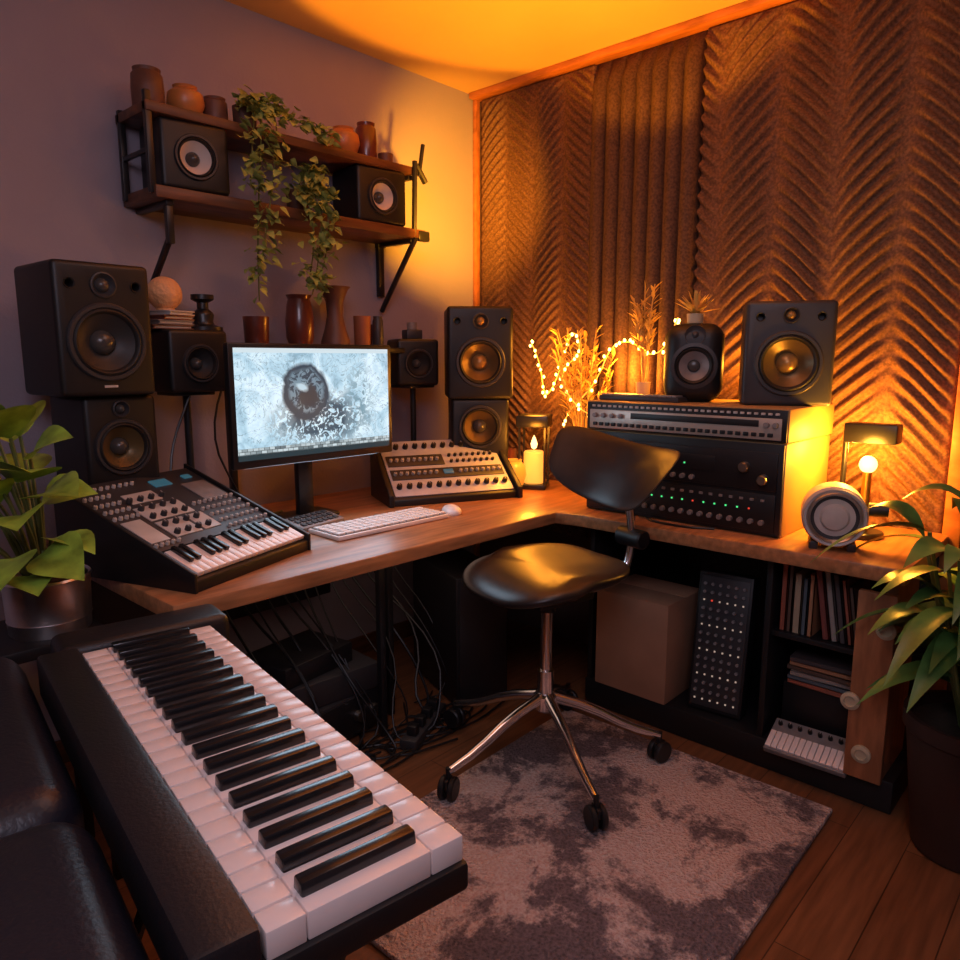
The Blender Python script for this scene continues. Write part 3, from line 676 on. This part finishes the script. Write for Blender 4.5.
# ---------------------------------------------------------------- rug
rm=bpy.data.materials.new('rug_pile'); rm.use_nodes=True; nt=rm.node_tree; N=nt.nodes; L=nt.links; bs=N['Principled BSDF']
tc=N.new('ShaderNodeTexCoord'); n1=N.new('ShaderNodeTexNoise'); n1.inputs['Scale'].default_value=3.6; n1.inputs['Detail'].default_value=10; n1.inputs['Roughness'].default_value=.68; n1.inputs['Distortion'].default_value=.3
L.new(tc.outputs['Object'],n1.inputs['Vector']); rp=N.new('ShaderNodeValToRGB'); E=rp.color_ramp.elements; E[0].position=.46; E[0].color=(.20,.155,.17,1); E[1].position=.53; E[1].color=(.78,.61,.57,1)
L.new(n1.outputs[0],rp.inputs[0]); n2=N.new('ShaderNodeTexNoise'); n2.inputs['Scale'].default_value=130; n2.inputs['Detail'].default_value=3; L.new(tc.outputs['Object'],n2.inputs['Vector'])
mx=N.new('ShaderNodeMixRGB'); mx.blend_type='OVERLAY'; mx.inputs[0].default_value=1; L.new(rp.outputs[0],mx.inputs[1]); L.new(n2.outputs[0],mx.inputs[2]); L.new(mx.outputs[0],bs.inputs['Base Color']); bs.inputs['Roughness'].default_value=.95
bp=N.new('ShaderNodeBump'); bp.inputs['Strength'].default_value=1; bp.inputs['Distance'].default_value=.02; L.new(n2.outputs[0],bp.inputs['Height']); L.new(bp.outputs[0],bs.inputs['Normal'])
M['rug']=rm
B('rug').box((0,0,.009),(1.20,.93,.018),.006).done('area_rug',label='mottled grey and pink short-pile rug on the floor',cat='rug',loc=(-1.12,-1.45,0),rz=rad(1))
# ---------------------------------------------------------------- chair
ch=thing('office_chair','black leather swivel chair with chrome five-star base','chair',(-.87,-1.13,.018),rad(-104))
def ssphere(a,b_,h,px=2.6,n=32,m=14):
    t=bmesh.new(); rows=[]
    cs=lambda v,p:(abs(v)**(2/p))*(1 if v>=0 else -1)
    for j in range(1,m):
        ph=-R90+math.pi*j/m; r=abs(math.cos(ph))**.45
        rows.append([t.verts.new((a*r*cs(math.cos(2*math.pi*i/n),px),b_*r*cs(math.sin(2*math.pi*i/n),px),h*math.sin(ph))) for i in range(n)])
    bt=t.verts.new((0,0,-h)); tpv=t.verts.new((0,0,h))
    for A_,B_ in zip(rows,rows[1:]):
        for i in range(n): t.faces.new((A_[i],A_[(i+1)%n],B_[(i+1)%n],B_[i]))
    for i in range(n): t.faces.new((bt,rows[0][(i+1)%n],rows[0][i])); t.faces.new((rows[-1][i],rows[-1][(i+1)%n],tpv))
    return t
SU=.04
t=ssphere(.232,.232,.034,px=2.9,n=44,m=18)
for v in t.verts:
    v.co.z+= .6*v.co.x**2*(1 if v.co.y>-.05 else .4) - (.9*(v.co.y+.06)**2 if v.co.y<-.06 else 0)+ (1.3*(v.co.y-.08)**2 if v.co.y>.08 else 0)
b=B('leather'); b.merge(t,Matrix.Translation((0,-.01,.578+SU))); seat=b.done('seat',ch)
t=ssphere(.255,.118,.012,px=4.0,n=56,m=18)
for v in t.verts: v.co.z+= 1.5*v.co.x**2; v.co.x*=1+1.1*v.co.y
b=B('leather'); b.merge(t,Matrix.Translation((0,.30,.910))@Matrix.Rotation(rad(5),4,'Y')@Matrix.Rotation(rad(58),4,'X')); b.done('backrest',ch)
B('blk').box((0,.02,.52+SU),(.16,.22,.045),.012).done('seat_mechanism',ch)
B('chrome').tube([(0,.05,.51+SU),(0,.22,.50+SU),(0,.335,.53+SU),(0,.365,.68),(0,.345,.8),(0,.330,.895)],.015,10,2).done('back_support',ch)
B('blk').cyl((0,.362,.69),.032,.11,RY,bev=.005).done('adjuster',ch)
B('blk').box((0,.328,.86),(.07,.02,.09),.006,Matrix.Rotation(rad(-20),4,'X')).done('mount_plate',ch)
B('chrome').tube([(-.06,0,.50+SU),(-.17,.0,.49+SU),(-.21,.0,.47+SU)],.006,8,1).m('blk').sph((-.22,0,.468+SU),.016,(1.4,.8,.7)).done('lever',ch)
B('chrome').cyl((0,0,.38),.018,.32).m('blk').cyl((0,0,.49+SU),.028,.05,r2=.034).m('chrome').cyl((0,0,.26),.026,.10).cyl((0,0,.205),.038,.06,bev=.008).done('gas_lift',ch)
a0=rad(240)+rad(104)
for i in range(5):
    a=a0+i*rad(72); c,s=math.cos(a),math.sin(a); q=.37
    B('chrome').tube([(c*.02,s*.02,.22),(c*.14,s*.14,.185),(c*.27,s*.27,.118),(c*q,s*q,.088)],.019,10,1,r2=.011).done('leg',ch)
    k=B('blk').cyl((c*q,s*q,.075),.008,.05); Rz=Matrix.Rotation(a+.6*(i%3),4,'Z')
    w2=B('blk').cyl((0,.015,.035),.035,.018,RX,bev=.004,seg=24).cyl((0,-.015,.035),.035,.018,RX,bev=.004,seg=24).box((0,0,.052),(.045,.012,.03),.004)
    k.merge(w2.bm,Matrix.Translation((c*q,s*q,0))@Rz); k.done('caster',ch)
# ---------------------------------------------------------------- piano keyboard
pn=thing('piano_keyboard','long black digital piano with ivory and ebony keys','keyboard',(-2.150,-.955,0),rad(-9))
NK=25; pitch=.0366; LEN=NK*pitch
B('blk').box((.092,-LEN/2-.002,.674),(.326,LEN+.008,.038),.006).done('body',pn)
B('leather2').box((-.041,-LEN/2-.002,.700),(.072,LEN+.008,.085),.008).done('rear_panel',pn)
B('leather2').box((.13,.065,.690),(.34,.115,.10),.02,seg=4).done('end_block',pn)
wk=B('wkey').box((.0225,0,.71),(.0445,pitch-.0030,.034),.002).box((.1245,0,.71),(.157,pitch-.0030,.034),.002).box((.2275,0,.71),(.046,pitch-.0030,.034),.002).mesh('white_key')
bkm=B('bkey').polyx([(-.0122,.725),(-.0095,.743),(.0095,.743),(.0122,.725)],.050,.198,.003).mesh('black_key')
for i in range(NK): place(wk,'white_key',pn,loc=(0,-pitch*(i+.5),0))
for i in range(18): place(bkm,'black_key',pn,loc=(0,-.026-.0502*i,0))
for y in (-.15,-.75):
    B('blk2').tube([(-.05,y,.650),(.22,y,.012)],.014,8).tube([(.22,y,.650),(-.05,y,.012)],.014,8).done('stand_leg',pn)
# ---------------------------------------------------------------- sofa
sf=thing('leather_sofa','black leather sofa with padded cushions behind the piano','sofa',(-2.150,-.955,0),rad(-9))
B('sofa').box((-.53,-.68,.22),(.84,1.5,.32),.03,seg=3).done('base',sf)
for y in (-.17,-.85): B('sofa').box((-.405,y,.57),(.64,.68,.30),.065,seg=6).done('seat_cushion',sf)
B('sofa').box((-.88,-.68,.60),(.18,1.5,.62),.06,seg=5).done('backrest',sf)
B('sofa').box((-.55,.215,.40),(.84,.10,.50),.045,seg=5).done('armrest',sf)
for x in(-.2,-.9):
    for y in(-.05,-1.3): B('blk').cyl((x,y,.03),.025,.06).done('foot',sf)
# ---------------------------------------------------------------- left plant on stand
st=thing('side_table','small square black side table holding a plant','table',(-2.12,-.54,0))
B('blk').box((0,0,.645),(.26,.26,.03),.004).done('tabletop',st)
for x in(-.11,.11):
    for y in(-.11,.11): B('blk').box((x,y,.315),(.03,.03,.63),.003).done('leg',st)
lpn=thing('potted_plant','broad-leaved green plant in a brushed metal pot','plant',(-2.085,-.56,.66))
B('potm').lathe([(0,0),(.086,0),(.088,.004),(.089,.03),(.091,.033),(.090,.036),(.093,.125),(.097,.13),(.094,.135),(.089,.13),(.086,.01),(0,.008)],seg=48).m('soil').cyl((0,0,.115),.086,.01).done('pot',lpn)
st_=B('stem'); lf=B('leafA'); random.seed(5)
LV=[(-.14,-.05,.30,200,.5,.17,.135),(-.06,-.06,.42,240,.9,.19,.14),(-.12,-.02,.44,180,.9,.19,.13),(-.02,-.04,.36,300,.9,.16,.13),(-.06,-.10,.22,250,.4,.18,.14),(.0,-.02,.24,320,.5,.14,.12),(-.16,-.08,.18,225,.3,.18,.13),(-.04,.02,.40,90,1.3,.16,.12),(-.03,-.10,.12,280,.1,.16,.13),(-.09,-.11,.12,240,.1,.17,.13),(-.17,-.02,.36,170,.5,.17,.13),(-.08,-.08,.32,235,.7,.18,.14),(.0,-.06,.14,290,.2,.14,.11),(-.19,.0,.24,190,.3,.17,.13),(-.10,.03,.30,120,.6,.16,.12),(-.02,.03,.30,60,.9,.14,.11),(-.12,-.10,.36,215,.6,.18,.14),(-.20,-.06,.40,200,.8,.18,.13),
(-.05,-.04,.30,265,.7,.18,.15),(-.10,-.05,.24,230,.6,.18,.15),(-.02,-.07,.26,285,.5,.16,.14),(-.08,.0,.46,220,1.2,.18,.14),(-.03,-.02,.42,270,1.3,.17,.13),(-.13,-.06,.12,215,.4,.17,.14),(-.06,-.09,.06,260,.3,.15,.12)]
for x,y,z,az,el,l_,w_ in LV:
    p1=Vector((x,y,.11+z*.85)); st_.tube([(x*.15,y*.15,.11),(x*.5,y*.5,.11+z*.5),p1],.004,6,1)
    lf.leaf(p1,(math.cos(rad(az)),math.sin(rad(az)),el),l_,w_,.35,8,.14,random.uniform(-.6,.6),.75)
st_.done('stems',lpn); lf.done('foliage',lpn)
# right plant
rp_=thing('potted_plant','arching long-leaved green plant in a dark floor pot','plant',(-.45,-2.21,0))
B('terrad').lathe([(0,0),(.11,0),(.12,.01),(.155,.33),(.165,.34),(.165,.38),(.152,.38),(.148,.34),(0,.33)],seg=48).m('soil').cyl((0,0,.34),.147,.02).done('pot',rp_)
lf=B('leafC'); st_=B('stem'); random.seed(11)
for i in range(84):
    a=i*2.399; el=rad(random.uniform(62,88)); d=Vector((math.cos(a)*math.cos(el),math.sin(a)*math.cos(el)*(.6),math.sin(el))); hh=random.uniform(.08,.56)
    p0=Vector((.03*math.cos(a),.03*math.sin(a),.34)); p1=p0+d*hh; st_.tube([p0,p1],.005,6)
    lf.leaf(p1,(math.cos(a),math.sin(a)*(.7 if math.sin(a)>0 else 1),random.uniform(.2,1.3)),random.uniform(.22,.36),random.uniform(.055,.085),.7,9,.12,random.uniform(-.4,.4),.8)
st_.done('stems',rp_); lf.done('foliage',rp_)
# ---------------------------------------------------------------- lights
def light(kind,name,loc,en,col,size=.1,target=None,angle=90,blend=.3):
    l=bpy.data.lights.new(name,kind); l.energy=en; l.color=col
    if kind=='AREA': l.size=size
    else: l.shadow_soft_size=size
    if kind=='SPOT': l.spot_size=rad(angle); l.spot_blend=blend
    o=bpy.data.objects.new(name,l); COL.objects.link(o); o.location=loc
    if target is not None: o.rotation_euler=(Vector(target)-Vector(loc)).to_track_quat('-Z','Y').to_euler()
    return o
OR=(1,.33,.025)
light('SPOT','ceiling_uplight',(-.64,-1.0,1.35),140,(1,.34,.01),.03,(-.64,-1.0,2.5),80,.12)
light('SPOT','corner_wall_light',(-.60,-.72,1.74),150,(1,.38,.02),.03,(-.13,.04,2.02),68,1.0)
light('POINT','fairy_glow',(-.22,-.60,1.36),3.5,OR,.05)
light('POINT','fairy_glow',(-.10,-.47,1.20),5,OR,.05)
light('POINT','fairy_glow',(-.06,-.90,1.26),9,OR,.04)
light('POINT','panel_graze_fill',(-.02,-1.40,1.28),7,OR,.03)  # added unseen light grazing the acoustic wall; the speakers do not glow
light('POINT','lantern_glow',(-.32,-.62,.98),3,OR,.03)
light('POINT','lamp_glow',(-.10,-1.77,1.04),20,OR,.04)
light('POINT','lamp_glow',(-.26,-1.84,1.01),9,(1,.42,.04),.04)
light('AREA','soft_mauve_fill',(-2.9,-2.6,2.35),19,(.88,.79,1.0),1.0,(-1.7,-1.1,.7))
light('AREA','ceiling_soft_fill',(-1.3,-1.7,2.45),4.5,(1,.68,.64),.8,(-1.3,-1.5,0))  # added broad fill to lift the room, no ceiling fixture
light('AREA','under_desk_fill',(-1.05,-.62,.69),.5,(1,.65,.5),.5,(-1.05,-.60,0))  # added weak fill so the gear below the desktop shows, no lamp there
light('AREA','screen_glow',(-1.19,-.44,1.15),3,(.6,.8,1),.5,(-1.3,-1.5,.8))
w=bpy.data.worlds.new('World'); bpy.context.scene.world=w; w.use_nodes=True
w.node_tree.nodes['Background'].inputs[0].default_value=(.05,.035,.06,1); w.node_tree.nodes['Background'].inputs[1].default_value=.5
try: bpy.context.scene.view_settings.view_transform='Standard'
except Exception as ex: print('vt',ex)
# ---------------------------------------------------------------- camera
cd=bpy.data.cameras.new('camera'); cam=bpy.data.objects.new('camera',cd); COL.objects.link(cam)
cam.location=(-2.63,-2.46,1.3); cam.rotation_euler=(rad(90-9.4),0,rad(-47.5)); cd.lens=27.5; cd.sensor_width=36; cd.clip_start=.02
bpy.context.scene.camera=cam
